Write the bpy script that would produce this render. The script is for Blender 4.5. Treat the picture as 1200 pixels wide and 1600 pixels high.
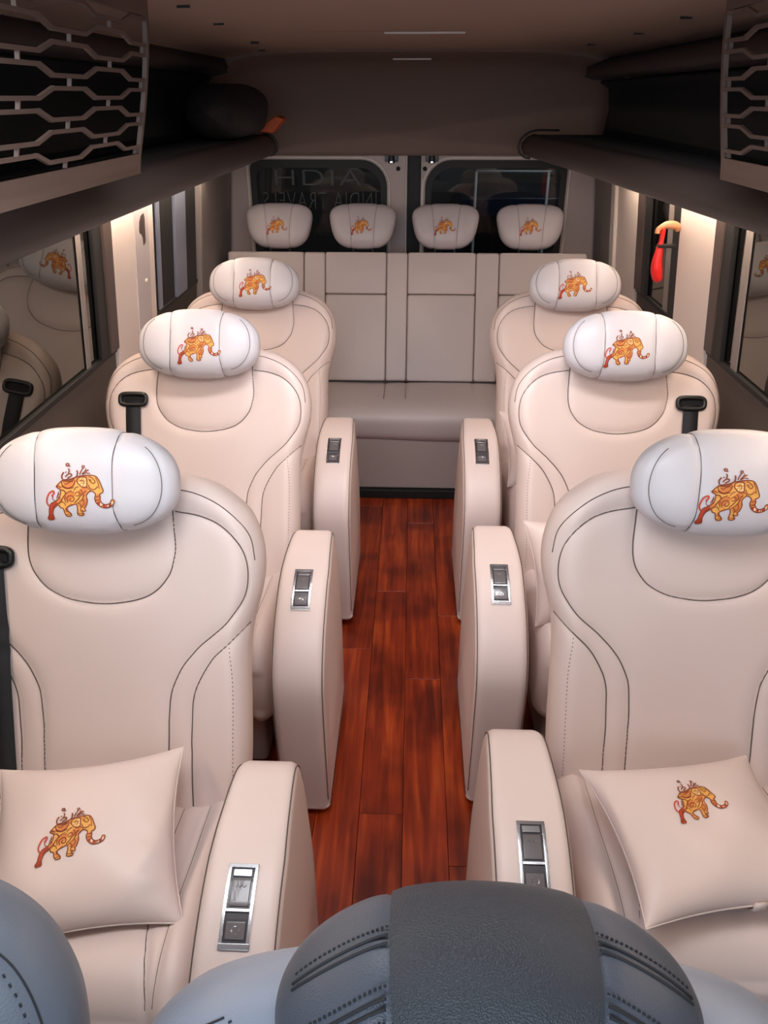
import bpy, bmesh, math, random
import numpy as np
from mathutils import Vector, Matrix
from mathutils.bvhtree import BVHTree
R = math.radians
SC = bpy.context.scene
COL = SC.collection
for o in list(bpy.data.objects): bpy.data.objects.remove(o)

# ------------------------------------------------------------------ camera
cd = bpy.data.cameras.new('camera'); cam = bpy.data.objects.new('camera', cd); COL.objects.link(cam)
cd.sensor_fit = 'VERTICAL'; cd.sensor_height = 36.0; cd.lens = 27.0; cd.clip_start = 0.02
cam.location = (0, 0, 1.77)
cam.rotation_euler = (R(90 - 28.443), 0, R(2.014))
SC.camera = cam

# ------------------------------------------------------------------ world, lights, exposure
w = bpy.data.worlds.new('world'); SC.world = w; w.use_nodes = True
w.node_tree.nodes['Background'].inputs[0].default_value = (0.55, 0.66, 0.85, 1)
w.node_tree.nodes['Background'].inputs[1].default_value = 0.25
def area(name, loc, target, sx, sy, power, color, spread=180):
    l = bpy.data.lights.new(name, 'AREA'); l.shape = 'RECTANGLE'; l.size = sx; l.size_y = sy
    l.energy = power; l.color = color; l.spread = R(spread)
    o = bpy.data.objects.new(name, l); COL.objects.link(o); o.location = loc
    d = Vector(target) - Vector(loc); o.rotation_euler = d.to_track_quat('-Z', 'Y').to_euler()
    return o
area('windscreen_daylight', (-0.15, -0.95, 1.55), (-0.1, 1.4, 0.75), 1.6, 0.7, 18, (0.74, 0.87, 1.0))
area('cab_overhead_fill', (-0.22, 0.75, 1.90), (-0.2, 1.5, 0.4), 1.0, 0.5, 10.5, (0.93, 0.96, 1.0), 130)  # unseen area light added overhead for the cool light on the front seats
area('aisle_overhead_fill', (0, 1.72, 1.925), (0, 2.6, 0.5), 0.8, 0.16, 7.5, (1.0, 0.96, 0.98), 115)  # unseen area light added above the view to brighten the seat rows
area('garage_fill', (1.5, 5.4, 3.2), (0, 7.5, 0.5), 0.6, 0.6, 60, (0.9, 0.95, 1.0))  # added lamp, brightens the white frame and wall behind the van
SC.view_settings.view_transform = 'Standard'; SC.view_settings.look = 'None'
SC.view_settings.gamma = 1.0; SC.view_settings.use_curve_mapping = False
SC.view_settings.exposure = 0.0

# ------------------------------------------------------------------ materials
def s2l(c): return tuple(((x/255)/12.92 if x/255 <= 0.04045 else ((x/255+0.055)/1.055)**2.4) for x in c)
MATS = {}
def mat(name, rgb, rough=0.5, metal=0.0, bump=0.0, scale=300, var=0.0, coat=0.0, ior=1.5, vscale=4):
    if name in MATS: return MATS[name]
    m = bpy.data.materials.new(name); m.use_nodes = True; nt = m.node_tree; b = nt.nodes['Principled BSDF']
    c = s2l(rgb); b.inputs['Base Color'].default_value = (*c, 1)
    b.inputs['Roughness'].default_value = rough; b.inputs['Metallic'].default_value = metal
    b.inputs['Coat Weight'].default_value = coat; b.inputs['IOR'].default_value = ior
    tc = nt.nodes.new('ShaderNodeTexCoord')
    if bump:
        n = nt.nodes.new('ShaderNodeTexVoronoi'); n.inputs['Scale'].default_value = scale
        n.feature = 'F1'
        nt.links.new(tc.outputs['Object'], n.inputs['Vector'])
        bp = nt.nodes.new('ShaderNodeBump'); bp.inputs['Strength'].default_value = bump; bp.inputs['Distance'].default_value = 0.0008
        nt.links.new(n.outputs['Distance'], bp.inputs['Height']); nt.links.new(bp.outputs[0], b.inputs['Normal'])
    if var:
        n2 = nt.nodes.new('ShaderNodeTexNoise'); n2.inputs['Scale'].default_value = vscale; n2.inputs['Detail'].default_value = 3
        nt.links.new(tc.outputs['Object'], n2.inputs['Vector'])
        mx = nt.nodes.new('ShaderNodeMix'); mx.data_type = 'RGBA'
        mx.inputs[6].default_value = (*[x*(1-var) for x in c], 1); mx.inputs[7].default_value = (*[min(1, x*(1+var)) for x in c], 1)
        nt.links.new(n2.outputs['Fac'], mx.inputs[0]); nt.links.new(mx.outputs[2], b.inputs['Base Color'])
    MATS[name] = m; return m
CREAM = mat('cream_leather', (220, 201, 195), 0.42, bump=0.12, scale=700, var=0.04)
WHITE = mat('white_leather', (206, 202, 208), 0.38, bump=0.10, scale=700, var=0.02)
BENCHL = mat('bench_leather', (190, 178, 177), 0.45, bump=0.12, scale=500, var=0.04)
BHW = mat('grey_white_leather', (186, 178, 182), 0.42, bump=0.10, scale=700)
SEAM = mat('seam_thread', (92, 78, 70), 0.8)
DARKSEAM = mat('dark_seam', (45, 47, 52), 0.7)
PIPE = mat('cream_piping', (226, 214, 206), 0.4)
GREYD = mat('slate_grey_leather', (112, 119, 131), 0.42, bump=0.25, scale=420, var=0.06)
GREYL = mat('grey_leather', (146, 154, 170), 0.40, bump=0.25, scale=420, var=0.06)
DGREYL = mat('dark_grey_leather', (62, 66, 74), 0.45, bump=0.8, scale=620, var=0.10, vscale=9)
MGREYL = mat('mid_grey_leather', (88, 94, 106), 0.42, bump=0.4, scale=560, var=0.06)
BLACKP = mat('black_plastic', (22, 22, 24), 0.35)
BLACKF = mat('black_carpet', (13, 13, 15), 0.9, bump=0.5, scale=250)
RUBBER = mat('black_rubber', (18, 18, 20), 0.6)
BELT = mat('belt_webbing', (34, 35, 40), 0.7, bump=0.6, scale=600)
CHROME = mat('chrome', (232, 232, 236), 0.24, metal=1.0)
GUN = mat('gunmetal_plastic', (70, 66, 70), 0.25, coat=0.3)
GUNL = mat('smoky_button', (104, 98, 100), 0.25, coat=0.5)
PILLAR = mat('beige_pillar_trim', (224, 212, 206), 0.5, var=0.02)
PILLARD = mat('grey_trim_and_reflection', (132, 124, 122), 0.55, var=0.05)  # also colours window bars that model reflected strips
BROWNT = mat('brown_seal', (74, 62, 58), 0.5)
BLUEGREY = mat('bluish_reflection', (140, 148, 168), 0.35, metal=0.4)
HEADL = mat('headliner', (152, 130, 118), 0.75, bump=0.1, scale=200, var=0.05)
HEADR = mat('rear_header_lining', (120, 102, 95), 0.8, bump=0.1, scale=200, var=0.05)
RACKL = mat('rack_lip_vinyl', (58, 48, 46), 0.6, bump=0.15, scale=300, var=0.04)
GRILLE = mat('grille_plastic', (112, 92, 84), 0.5)
DOORP = mat('door_paint', (178, 162, 158), 0.4, var=0.03)
LOWER = mat('lower_trim', (84, 74, 68), 0.7, var=0.1)
RED = mat('red_plastic', (232, 36, 34), 0.35)
ORANGE = mat('orange_fabric', (190, 82, 36), 0.6, bump=0.3)
TAN = mat('tan_plastic', (214, 150, 108), 0.4)
BAGM = mat('dark_bag_fabric', (26, 19, 17), 0.8, bump=0.4)
KICK = mat('bench_kick_vinyl', (168, 154, 150), 0.55, var=0.08)
E_OUT = mat('embroidery_brown', (134, 60, 28), 0.7)
E_GOLD = mat('embroidery_gold', (232, 170, 84), 0.6, var=0.12, vscale=120)
E_ORG = mat('embroidery_orange', (216, 128, 62), 0.6, var=0.15, vscale=120)
E_RED = mat('embroidery_red', (196, 62, 38), 0.6, var=0.1, vscale=120)
E_LT = mat('embroidery_pale', (240, 214, 180), 0.6)

def glass(name, tint, ior, body):
    m = bpy.data.materials.new(name); m.use_nodes = True; nt = m.node_tree; nt.nodes.clear()
    out = nt.nodes.new('ShaderNodeOutputMaterial'); g = nt.nodes.new('ShaderNodeBsdfGlossy'); g.inputs['Roughness'].default_value = 0.015
    g.inputs['Color'].default_value = (0.85, 0.82, 0.74, 1)
    t = nt.nodes.new('ShaderNodeBsdfTransparent'); t.inputs['Color'].default_value = (*tint, 1)
    d = nt.nodes.new('ShaderNodeBsdfDiffuse'); d.inputs['Color'].default_value = (*body, 1)
    m0 = nt.nodes.new('ShaderNodeMixShader'); m0.inputs[0].default_value = 0.4
    nt.links.new(t.outputs[0], m0.inputs[1]); nt.links.new(d.outputs[0], m0.inputs[2])
    f = nt.nodes.new('ShaderNodeFresnel'); f.inputs['IOR'].default_value = ior
    mx = nt.nodes.new('ShaderNodeMixShader')
    nt.links.new(f.outputs[0], mx.inputs[0]); nt.links.new(m0.outputs[0], mx.inputs[1]); nt.links.new(g.outputs[0], mx.inputs[2])
    nt.links.new(mx.outputs[0], out.inputs[0]); return m
SIDEGLASS = glass('tinted_side_glass', (0.10, 0.11, 0.10), 2.0, (0.012, 0.012, 0.012))
REARGLASS = glass('tinted_rear_glass', (0.55, 0.57, 0.58), 1.45, (0.010, 0.011, 0.012))

def wood_mat():
    m = bpy.data.materials.new('red_wood'); m.use_nodes = True; nt = m.node_tree; b = nt.nodes['Principled BSDF']
    tc = nt.nodes.new('ShaderNodeTexCoord'); oi = nt.nodes.new('ShaderNodeObjectInfo')
    ad = nt.nodes.new('ShaderNodeVectorMath'); ad.operation = 'ADD'
    sc = nt.nodes.new('ShaderNodeVectorMath'); sc.operation = 'SCALE'; sc.inputs[0].default_value = (17.0, 31.0, 5.0)
    nt.links.new(oi.outputs['Random'], sc.inputs['Scale'])
    nt.links.new(tc.outputs['Object'], ad.inputs[0]); nt.links.new(sc.outputs[0], ad.inputs[1])
    mp = nt.nodes.new('ShaderNodeMapping'); mp.inputs['Scale'].default_value = (26, 1.7, 1)
    nt.links.new(ad.outputs[0], mp.inputs['Vector'])
    n = nt.nodes.new('ShaderNodeTexNoise'); n.inputs['Scale'].default_value = 1.6; n.inputs['Detail'].default_value = 8; n.inputs['Distortion'].default_value = 0.6
    nt.links.new(mp.outputs[0], n.inputs['Vector'])
    cr = nt.nodes.new('ShaderNodeValToRGB'); e = cr.color_ramp.elements
    e[0].position = 0.28; e[0].color = (*s2l((104, 30, 8)), 1); e[1].position = 0.72; e[1].color = (*s2l((190, 80, 30)), 1)
    x = cr.color_ramp.elements.new(0.5); x.color = (*s2l((150, 50, 17)), 1)
    nt.links.new(n.outputs['Fac'], cr.inputs[0])
    n2 = nt.nodes.new('ShaderNodeTexNoise'); n2.inputs['Scale'].default_value = 4.5; n2.inputs['Detail'].default_value = 2
    nt.links.new(ad.outputs[0], n2.inputs['Vector'])
    c2 = nt.nodes.new('ShaderNodeValToRGB'); c2.color_ramp.elements[0].position = 0.36; c2.color_ramp.elements[0].color = (0.50, 0.42, 0.40, 1)
    c2.color_ramp.elements[1].position = 0.56; c2.color_ramp.elements[1].color = (1, 1, 1, 1)
    nt.links.new(n2.outputs['Fac'], c2.inputs[0])
    mx = nt.nodes.new('ShaderNodeMix'); mx.data_type = 'RGBA'; mx.blend_type = 'MULTIPLY'; mx.inputs[0].default_value = 1
    nt.links.new(cr.outputs[0], mx.inputs[6]); nt.links.new(c2.outputs[0], mx.inputs[7])
    nt.links.new(mx.outputs[2], b.inputs['Base Color']); b.inputs['Roughness'].default_value = 0.38
    return m
WOOD = wood_mat()

# ------------------------------------------------------------------ helpers
def tag(o, label=None, cat=None, group=None, kind=None):
    if label: o['label'] = label
    if cat: o['category'] = cat
    if group: o['group'] = group
    if kind: o['kind'] = kind
    return o
def empty(name, loc=(0, 0, 0), rz=0):
    o = bpy.data.objects.new(name, None); COL.objects.link(o); o.location = loc; o.rotation_euler = (0, 0, rz)
    o.empty_display_size = 0.1; return o
def mk(name, V, F, m, parent=None, smooth=True, mi=None):
    me = bpy.data.meshes.new(name); me.from_pydata([tuple(map(float, v)) for v in V], [], [tuple(f) for f in F])
    ms = m if isinstance(m, (list, tuple)) else [m]
    for x in ms: me.materials.append(x)
    if mi is not None: me.polygons.foreach_set('material_index', mi)
    if smooth: me.polygons.foreach_set('use_smooth', [True]*len(me.polygons))
    me.update()
    o = bpy.data.objects.new(name, me); COL.objects.link(o)
    if parent: o.parent = parent
    return o
def fixn(o):
    bm = bmesh.new(); bm.from_mesh(o.data); bmesh.ops.recalc_face_normals(bm, faces=bm.faces); bm.to_mesh(o.data); bm.free(); return o
class MB:
    def __init__(s): s.V = []; s.F = []; s.mi = []
    def add(s, V, F, mi=0):
        n = len(s.V); s.V += [tuple(map(float, v)) for v in V]; s.F += [tuple(i+n for i in f) for f in F]; s.mi += [mi]*len(F)
    def box(s, x0, x1, y0, y1, z0, z1, mi=0):
        V = [(x, y, z) for x in (x0, x1) for y in (y0, y1) for z in (z0, z1)]
        s.add(V, [(0,1,3,2),(4,6,7,5),(0,4,5,1),(2,3,7,6),(0,2,6,4),(1,5,7,3)], mi)
    def prism(s, poly, a0, a1, fn, mi=0):          # poly of 2-D points, fn(p, q, a) -> xyz
        n = len(poly); V = [fn(p[0], p[1], a0) for p in poly] + [fn(p[0], p[1], a1) for p in poly]
        F = [(i, (i+1) % n, n+(i+1) % n, n+i) for i in range(n)] + [tuple(range(n))[::-1], tuple(range(n, 2*n))]
        s.add(V, F, mi)
    def line(s, pts, r, n=5, closed=False):
        P = np.array([tuple(p) for p in pts])
        for _ in range(5):
            Q = P.copy()
            if closed: Q = (np.roll(P, 1, 0)+2*P+np.roll(P, -1, 0))/4
            else: Q[1:-1] = (P[:-2]+2*P[1:-1]+P[2:])/4
            P = Q
        s.tube(P, r, n, closed=closed)
    def tube(s, pts, r, n=6, mi=0, closed=False, cap=True):
        P = [Vector(p) for p in pts]; k = len(P); V = []; F = []; up = None
        for i, p in enumerate(P):
            if closed: t = P[(i+1) % k]-P[i-1]
            else: t = P[min(i+1, k-1)]-P[max(i-1, 0)]
            if t.length < 1e-9: t = Vector((0, 0, 1))
            t.normalize()
            if up is None: up = Vector((0.3, 0.5, 0.8)) if abs(t.dot(Vector((0.3, 0.5, 0.8)).normalized())) < 0.95 else Vector((1, 0, 0))
            a = (up - t*up.dot(t)).normalized(); b = t.cross(a); up = a
            rr = r[i] if hasattr(r, '__len__') else r
            for j in range(n):
                q = 2*math.pi*j/n; V.append(p+a*(rr*math.cos(q))+b*(rr*math.sin(q)))
        m = k if closed else k-1
        for i in range(m):
            for j in range(n):
                a0 = i*n+j; a1 = i*n+(j+1) % n; b0 = ((i+1) % k)*n+j; b1 = ((i+1) % k)*n+(j+1) % n
                F.append((a0, a1, b1, b0))
        if cap and not closed: F.append(tuple(range(n))[::-1]); F.append(tuple(range((k-1)*n, k*n)))
        s.add(V, F, mi)
    def build(s, name, m, parent=None, smooth=False):
        return mk(name, s.V, s.F, m, parent, smooth, s.mi if isinstance(m, (list, tuple)) else None)
def bevel(o, wd=0.004, seg=2, ang=40):
    md = o.modifiers.new('bevel', 'BEVEL'); md.width = wd; md.segments = seg; md.limit_method = 'ANGLE'; md.angle_limit = R(ang)
    for p in o.data.polygons: p.use_smooth = True
    wn = o.modifiers.new('wn', 'WEIGHTED_NORMAL'); return o
def cat(pts, n=12, closed=False):                       # Catmull-Rom through 2-D or 3-D points
    P = [np.array(p, float) for p in pts]; out = []; k = len(P)
    rng = range(k) if closed else range(k-1)
    for i in rng:
        p0 = P[i-1] if (closed or i > 0) else P[0]*2-P[1]
        p1 = P[i]; p2 = P[(i+1) % k]; p3 = P[(i+2) % k] if (closed or i+2 < k) else P[-1]*2-P[-2]
        for j in range(n):
            t = j/n
            out.append(0.5*((2*p1)+(-p0+p2)*t+(2*p0-5*p1+4*p2-p3)*t*t+(-p0+3*p1-3*p2+p3)*t**3))
    if not closed: out.append(P[-1])
    return [tuple(q) for q in out]
def dist_poly(X, Y, pts, closed=False):                 # distance of arrays X,Y to a polyline
    P = np.array(pts, float); Q = np.roll(P, -1, 0) if closed else P[1:]; P = P if closed else P[:-1]
    D = np.full(X.shape, 1e9)
    for (ax, ay), (bx, by) in zip(P, Q):
        dx, dy = bx-ax, by-ay; L = dx*dx+dy*dy+1e-12
        t = np.clip(((X-ax)*dx+(Y-ay)*dy)/L, 0, 1)
        D = np.minimum(D, (X-ax-t*dx)**2+(Y-ay-t*dy)**2)
    return np.sqrt(D)
def resample(pts, step, closed=False):
    P = np.array(pts, float)
    if closed: P = np.vstack([P, P[:1]])
    L = np.concatenate([[0], np.cumsum(np.linalg.norm(np.diff(P, axis=0), axis=1))])
    n = max(2, int(L[-1]/step)); t = np.linspace(0, L[-1], n+1)
    if closed: t = t[:-1]
    return np.stack([np.interp(t, L, P[:, i]) for i in range(P.shape[1])], 1)
def mirror(pts): return [(-p[0], p[1]) for p in pts]

def hug(o):
    bv = BVHTree.FromPolygons([v.co for v in o.data.vertices], [p.vertices for p in o.data.polygons])
    def f(p, lift):
        p = Vector(p); q = bv.find_nearest(p)
        if q[0] is None: return p
        n = q[1] if (p-q[0]).dot(q[1]) >= 0 else -q[1]
        return q[0]+n*lift
    return f
class Pad:
    """a padded cushion shell over a closed outline, with sunk seams"""
    def __init__(s, outline, front, back, er, seams, crown=0.0, gd=0.005, extra=None):
        s.o = resample(outline, 0.012, True); s.front = front; s.back = back; s.er = er; s.seams = seams
        s.crown = crown; s.gd = gd; s.extra = extra
    def w(s, X, Y, side=1):
        X = np.asarray(X, float); Y = np.asarray(Y, float)
        d = dist_poly(X, Y, s.o, True); t = np.clip(d/s.er, 0, 1); rnd = np.sqrt(np.clip(1-(1-t)**2, 0, 1))
        if side < 0: return -s.back*rnd
        z = s.front*rnd + s.crown*np.clip(d/0.2, 0, 1)
        for q in s.seams:
            e = dist_poly(X, Y, q); z = z - s.gd*0.6*np.exp(-(e/0.0035)**2) - s.gd*0.8*np.exp(-(e/0.016)**2)
        if s.extra: z = z + s.extra(X, Y)
        return z
    def mesh(s, name, fr, m, parent, center, NT=300, NR=56):
        c = np.array(center); O = resample(s.o, 1e9, True) if False else s.o
        L = resample(s.o, np.linalg.norm(np.diff(np.vstack([s.o, s.o[:1]]), axis=0), axis=1).sum()/NT*1.0001, True)
        NT = len(L); rs = 1-(1-np.linspace(0, 1, NR+1)[1:])**1.35
        V = []; F = []
        pts = np.array([[c + (p-c)*r for p in L] for r in rs])
        X = pts[..., 0]; Y = pts[..., 1]; Wf = s.w(X, Y, 1); Wf[-1] = 0
        cw = float(s.w(np.array([c[0]]), np.array([c[1]]))[0])
        V.append(fr(c[0], c[1], cw))
        for i in range(NR):
            for j in range(NT): V.append(fr(X[i, j], Y[i, j], Wf[i, j]))
        for j in range(NT): F.append((0, 1+j, 1+(j+1) % NT))
        for i in range(NR-1):
            for j in range(NT):
                a = 1+i*NT+j; b = 1+i*NT+(j+1) % NT; F.append((a, a+NT, b+NT, b))
        # back
        rb = [0.995, 0.97, 0.93, 0.86, 0.7, 0.4]; base = 1+(NR-1)*NT; prev = base
        for r in rb:
            n0 = len(V); q = np.array([c+(p-c)*r for p in L]); W = s.w(q[:, 0], q[:, 1], -1)
            for j in range(NT): V.append(fr(q[j, 0], q[j, 1], W[j]))
            for j in range(NT): F.append((prev+j, n0+j, n0+(j+1) % NT, prev+(j+1) % NT))
            prev = n0
        n0 = len(V); V.append(fr(c[0], c[1], -s.back))
        for j in range(NT): F.append((prev+j, n0, prev+(j+1) % NT))
        return mk(name, V, F, m, parent)
    def seam(s, name, fr, lines, m, parent, r=0.0013, lift=0.0004):
        H_ = hug(parent)
        for q in lines:
            mb = MB(); P = resample(q, 0.007); W = s.w(P[:, 0], P[:, 1])
            mb.line([H_(fr(a[0], a[1], ww+0.004), 0.0004) for a, ww in zip(P, W)], r, 5)
            mb.build(name, m, parent, True)
    def stitches(s, name, fr, lines, m, parent, L=0.005, gap=0.004, r=0.0008):
        mb = MB(); H_ = hug(parent)
        for q in lines:
            P = resample(q, (L+gap)/3); W = s.w(P[:, 0], P[:, 1])
            T = [H_(fr(a[0], a[1], ww+0.004), 0.0004) for a, ww in zip(P, W)]
            for i in range(0, len(T)-2, 3): mb.tube(T[i:i+2], r, 4)
        o = mb.build(name, m, parent, True); o['kind'] = 'stuff'; return o

def slab(name, prof, hw, er, m, parent, NU=28, groove=None, u0=0.0, taper=None):
    """closed (y,z) profile swept across u with rounded side edges"""
    P = np.array(prof, float); T = np.roll(P, -1, 0)-np.roll(P, 1, 0); T /= np.linalg.norm(T, axis=1)[:, None]+1e-12
    area2 = np.sum(P[:, 0]*np.roll(P[:, 1], -1)-np.roll(P[:, 0], -1)*P[:, 1])
    N = np.stack([T[:, 1], -T[:, 0]], 1)*(1 if area2 > 0 else -1)      # outward
    us = []; ins = []
    for k in range(7): q = k/6*math.pi/2; us.append(-hw+er*(1-math.sin(q))*1.0 if False else -hw+er*(1-math.cos(q))); ins.append(er*(1-math.sin(q)))
    mid = np.linspace(-hw+er, hw-er, NU)[1:-1]
    uu = us+list(mid)+[-x for x in us[::-1]]; ii = ins+[0]*len(mid)+ins[::-1]
    V = []; F = []; n = len(P)
    for u, q in zip(uu, ii):
        Q = P-N*q
        if groove is not None: Q = Q+N*np.array([groove(u, k/n, P[k]) for k in range(n)])[:, None]
        for k in range(n):
            tp = taper(P[k]) if taper else 1.0
            V.append((u0+u*tp, Q[k, 0], Q[k, 1]))
    for i in range(len(uu)-1):
        for k in range(n):
            F.append((i*n+k, i*n+(k+1) % n, (i+1)*n+(k+1) % n, (i+1)*n+k))
    F.append(tuple(range(n))); F.append(tuple(range((len(uu)-1)*n, len(uu)*n))[::-1])
    o = mk(name, V, F, m, parent); fixn(o); return o

# ------------------------------------------------------------------ embroidered elephant (2-D, y down, ~660 wide)
BODY = [(468,405),(498,372),(530,345),(575,335),(625,330),(680,306),(740,296),(790,292),(830,294),(860,308),(884,345),(902,392),(918,438),(906,462),(884,470),
 (890,500),(886,530),(902,558),(925,572),(955,570),(980,556),(990,530),(1008,524),(1018,540),(1004,572),(968,596),(920,604),(878,588),(846,552),(836,510),
 (846,476),(826,450),(800,442),(772,462),(756,492),(764,536),(748,590),(730,612),(740,632),(722,642),(702,632),(704,650),(720,668),(706,682),(676,684),(656,668),
 (664,610),(652,572),(606,584),(562,604),(564,634),(590,664),(594,686),(556,694),(534,668),(524,620),(492,606),(486,582),(450,598),(426,626),(412,672),(418,712),
 (410,728),(366,734),(356,714),(374,686),(384,630),(404,576),(452,548),(492,512),(508,470),(504,432),(482,418)]
STROKES = [
 ([(385,596),(368,560),(376,512),(400,468),(438,448),(444,470),(420,500)],13),
 ([(470,545),(440,540),(424,520),(436,500)],6), ([(466,520),(480,490),(492,452)],7), ([(500,520),(482,500),(496,470)],6),
 ([(530,335),(526,300),(540,275),(548,268)],8), ([(534,340),(590,338),(650,318),(672,300),(678,270),(672,246)],8),
 ([(560,312),(580,290),(604,280),(624,290),(612,306),(580,322)],7), ([(590,276),(600,250),(588,232)],7), ([(576,262),(560,270)],5),
 ([(582,182),(596,192),(590,206),(572,204),(568,190),(582,182)],7), ([(590,206),(608,212)],5),
 ([(700,290),(708,262),(722,240),(730,222)],6), ([(722,282),(744,262),(786,240)],7), ([(744,262),(760,232),(756,226)],5), ([(724,288),(760,270),(800,276)],5),
 ([(732,200),(746,208),(740,222),(724,220),(722,206),(732,200)],6),
 ([(520,350),(530,392),(570,416),(614,408),(644,380),(654,340)],8), ([(540,364),(570,380),(600,360),(636,350)],6), ([(532,352),(600,352),(650,330)],6),
 ([(668,350),(680,322),(720,306),(760,316),(768,350),(764,400),(740,410),(700,392),(668,350)],8), ([(700,350),(724,340),(742,356),(734,374)],6),
 ([(780,310),(800,306),(830,330),(846,352),(830,370),(800,350),(786,326)],7), ([(780,380),(800,420),(840,426),(870,396)],7), ([(850,312),(872,360),(884,420)],6),
 ([(766,400),(800,440)],6), ([(640,410),(600,420),(560,420),(520,400)],7), ([(690,400),(660,412),(640,440)],6),
 ([(504,436),(540,440),(560,470),(530,510),(500,560),(450,576),(420,620)],9), ([(560,470),(590,452),(620,440)],6),
 ([(580,560),(568,520),(590,492),(624,492),(640,520),(620,546),(596,536),(604,516)],7), ([(560,560),(546,520),(560,500)],6),
 ([(640,560),(680,520),(720,470),(760,440)],7), ([(660,570),(700,540),(740,490)],6), ([(650,470),(680,450),(700,470),(680,492),(656,488)],6), ([(620,460),(640,450)],5),
 ([(700,430),(720,440),(712,460)],6), ([(740,470),(722,520),(736,560),(706,600)],6), ([(680,560),(700,580),(690,640)],6), ([(510,550),(540,560),(552,590)],6),
 ([(548,610),(560,650)],5), ([(850,500),(884,492)],6), ([(842,530),(882,526)],6), ([(860,560),(896,546)],6), ([(892,592),(920,572)],6), ([(940,600),(952,572)],6), ([(976,592),(984,558)],6),
 ([(366,718),(412,712)],5), ([(380,690),(414,690)],5), ([(544,676),(588,672)],5), ([(660,660),(712,664)],5), ([(470,405),(500,400),(520,420)],6), ([(800,330),(812,345)],6)]
def emblem(name, mp, parent, width=0.128, thin=1.0, cell=9):
    """mp(x, z, lift) -> point on the leather"""
    k = width/662.0; cx, cy = 688.0, 455.0
    poly = np.array(BODY, float)
    xs = np.arange(350, 1025, cell); ys = np.arange(285, 742, cell)
    def inside(x, y):
        n = len(poly); j = n-1; c = False
        for i in range(n):
            xi, yi = poly[i]; xj, yj = poly[j]
            if (yi > y) != (yj > y) and x < (xj-xi)*(y-yi)/(yj-yi)+xi: c = not c
            j = i
        return c
    mb = MB(); idx = {}; V = []; F = []; mi = []
    def vid(i, j):
        if (i, j) not in idx:
            idx[(i, j)] = len(V); V.append(mp((xs[i]-cx)*k, -(ys[j]-cy)*k, 0.0007))
        return idx[(i, j)]
    rnd = random.Random(3)
    for i in range(len(xs)-1):
        for j in range(len(ys)-1):
            x = xs[i]+cell/2; y = ys[j]+cell/2
            if not inside(x, y): continue
            if x < 470 and y > 545: c = 3
            elif x > 845 and y > 545: c = 3 if (int(x/26) % 2) else 4
            elif x > 770 and y < 470: c = 1
            elif 680 < x < 765 and 312 < y < 400: c = 4 if rnd.random() < 0.3 else 1
            else: c = 2 if (math.sin(x*0.045)+math.cos(y*0.052+x*0.02)) > 0.1 else 1
            F.append((vid(i, j), vid(i, j+1), vid(i+1, j+1), vid(i+1, j))); mi.append(c)
    mb.V = [tuple(v) for v in V]; mb.F = F; mb.mi = mi
    def ribbon(pts, wd, closed=False, mat_i=0, lift=0.0012):
        P = resample(cat(pts, 4, closed), 9, closed); n = len(P); VV = []
        for i in range(n):
            if closed: t = P[(i+1) % n]-P[i-1]
            else: t = P[min(i+1, n-1)]-P[max(i-1, 0)]
            t = t/(np.linalg.norm(t)+1e-9); nn = np.array([-t[1], t[0]])*wd/2
            for s in (-1, 1):
                q = P[i]+s*nn; VV.append(mp((q[0]-cx)*k, -(q[1]-cy)*k, lift))
        FF = [(2*i, 2*i+1, (2*i+3) % (2*n), (2*i+2) % (2*n)) for i in range(n if closed else n-1)]
        mb.add(VV, FF, mat_i)
    ribbon(BODY, 11*thin, True)
    for q, (pts, wd) in enumerate(STROKES): ribbon(pts, wd*(1.9 if min(p[1] for p in pts) < 285 and q > 0 else 1.25)*thin, False, 3 if q == 0 else 0, 0.0013+0.00002*q)
    o = mb.build(name, [E_OUT, E_GOLD, E_ORG, E_RED, E_LT], parent); return o

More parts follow.
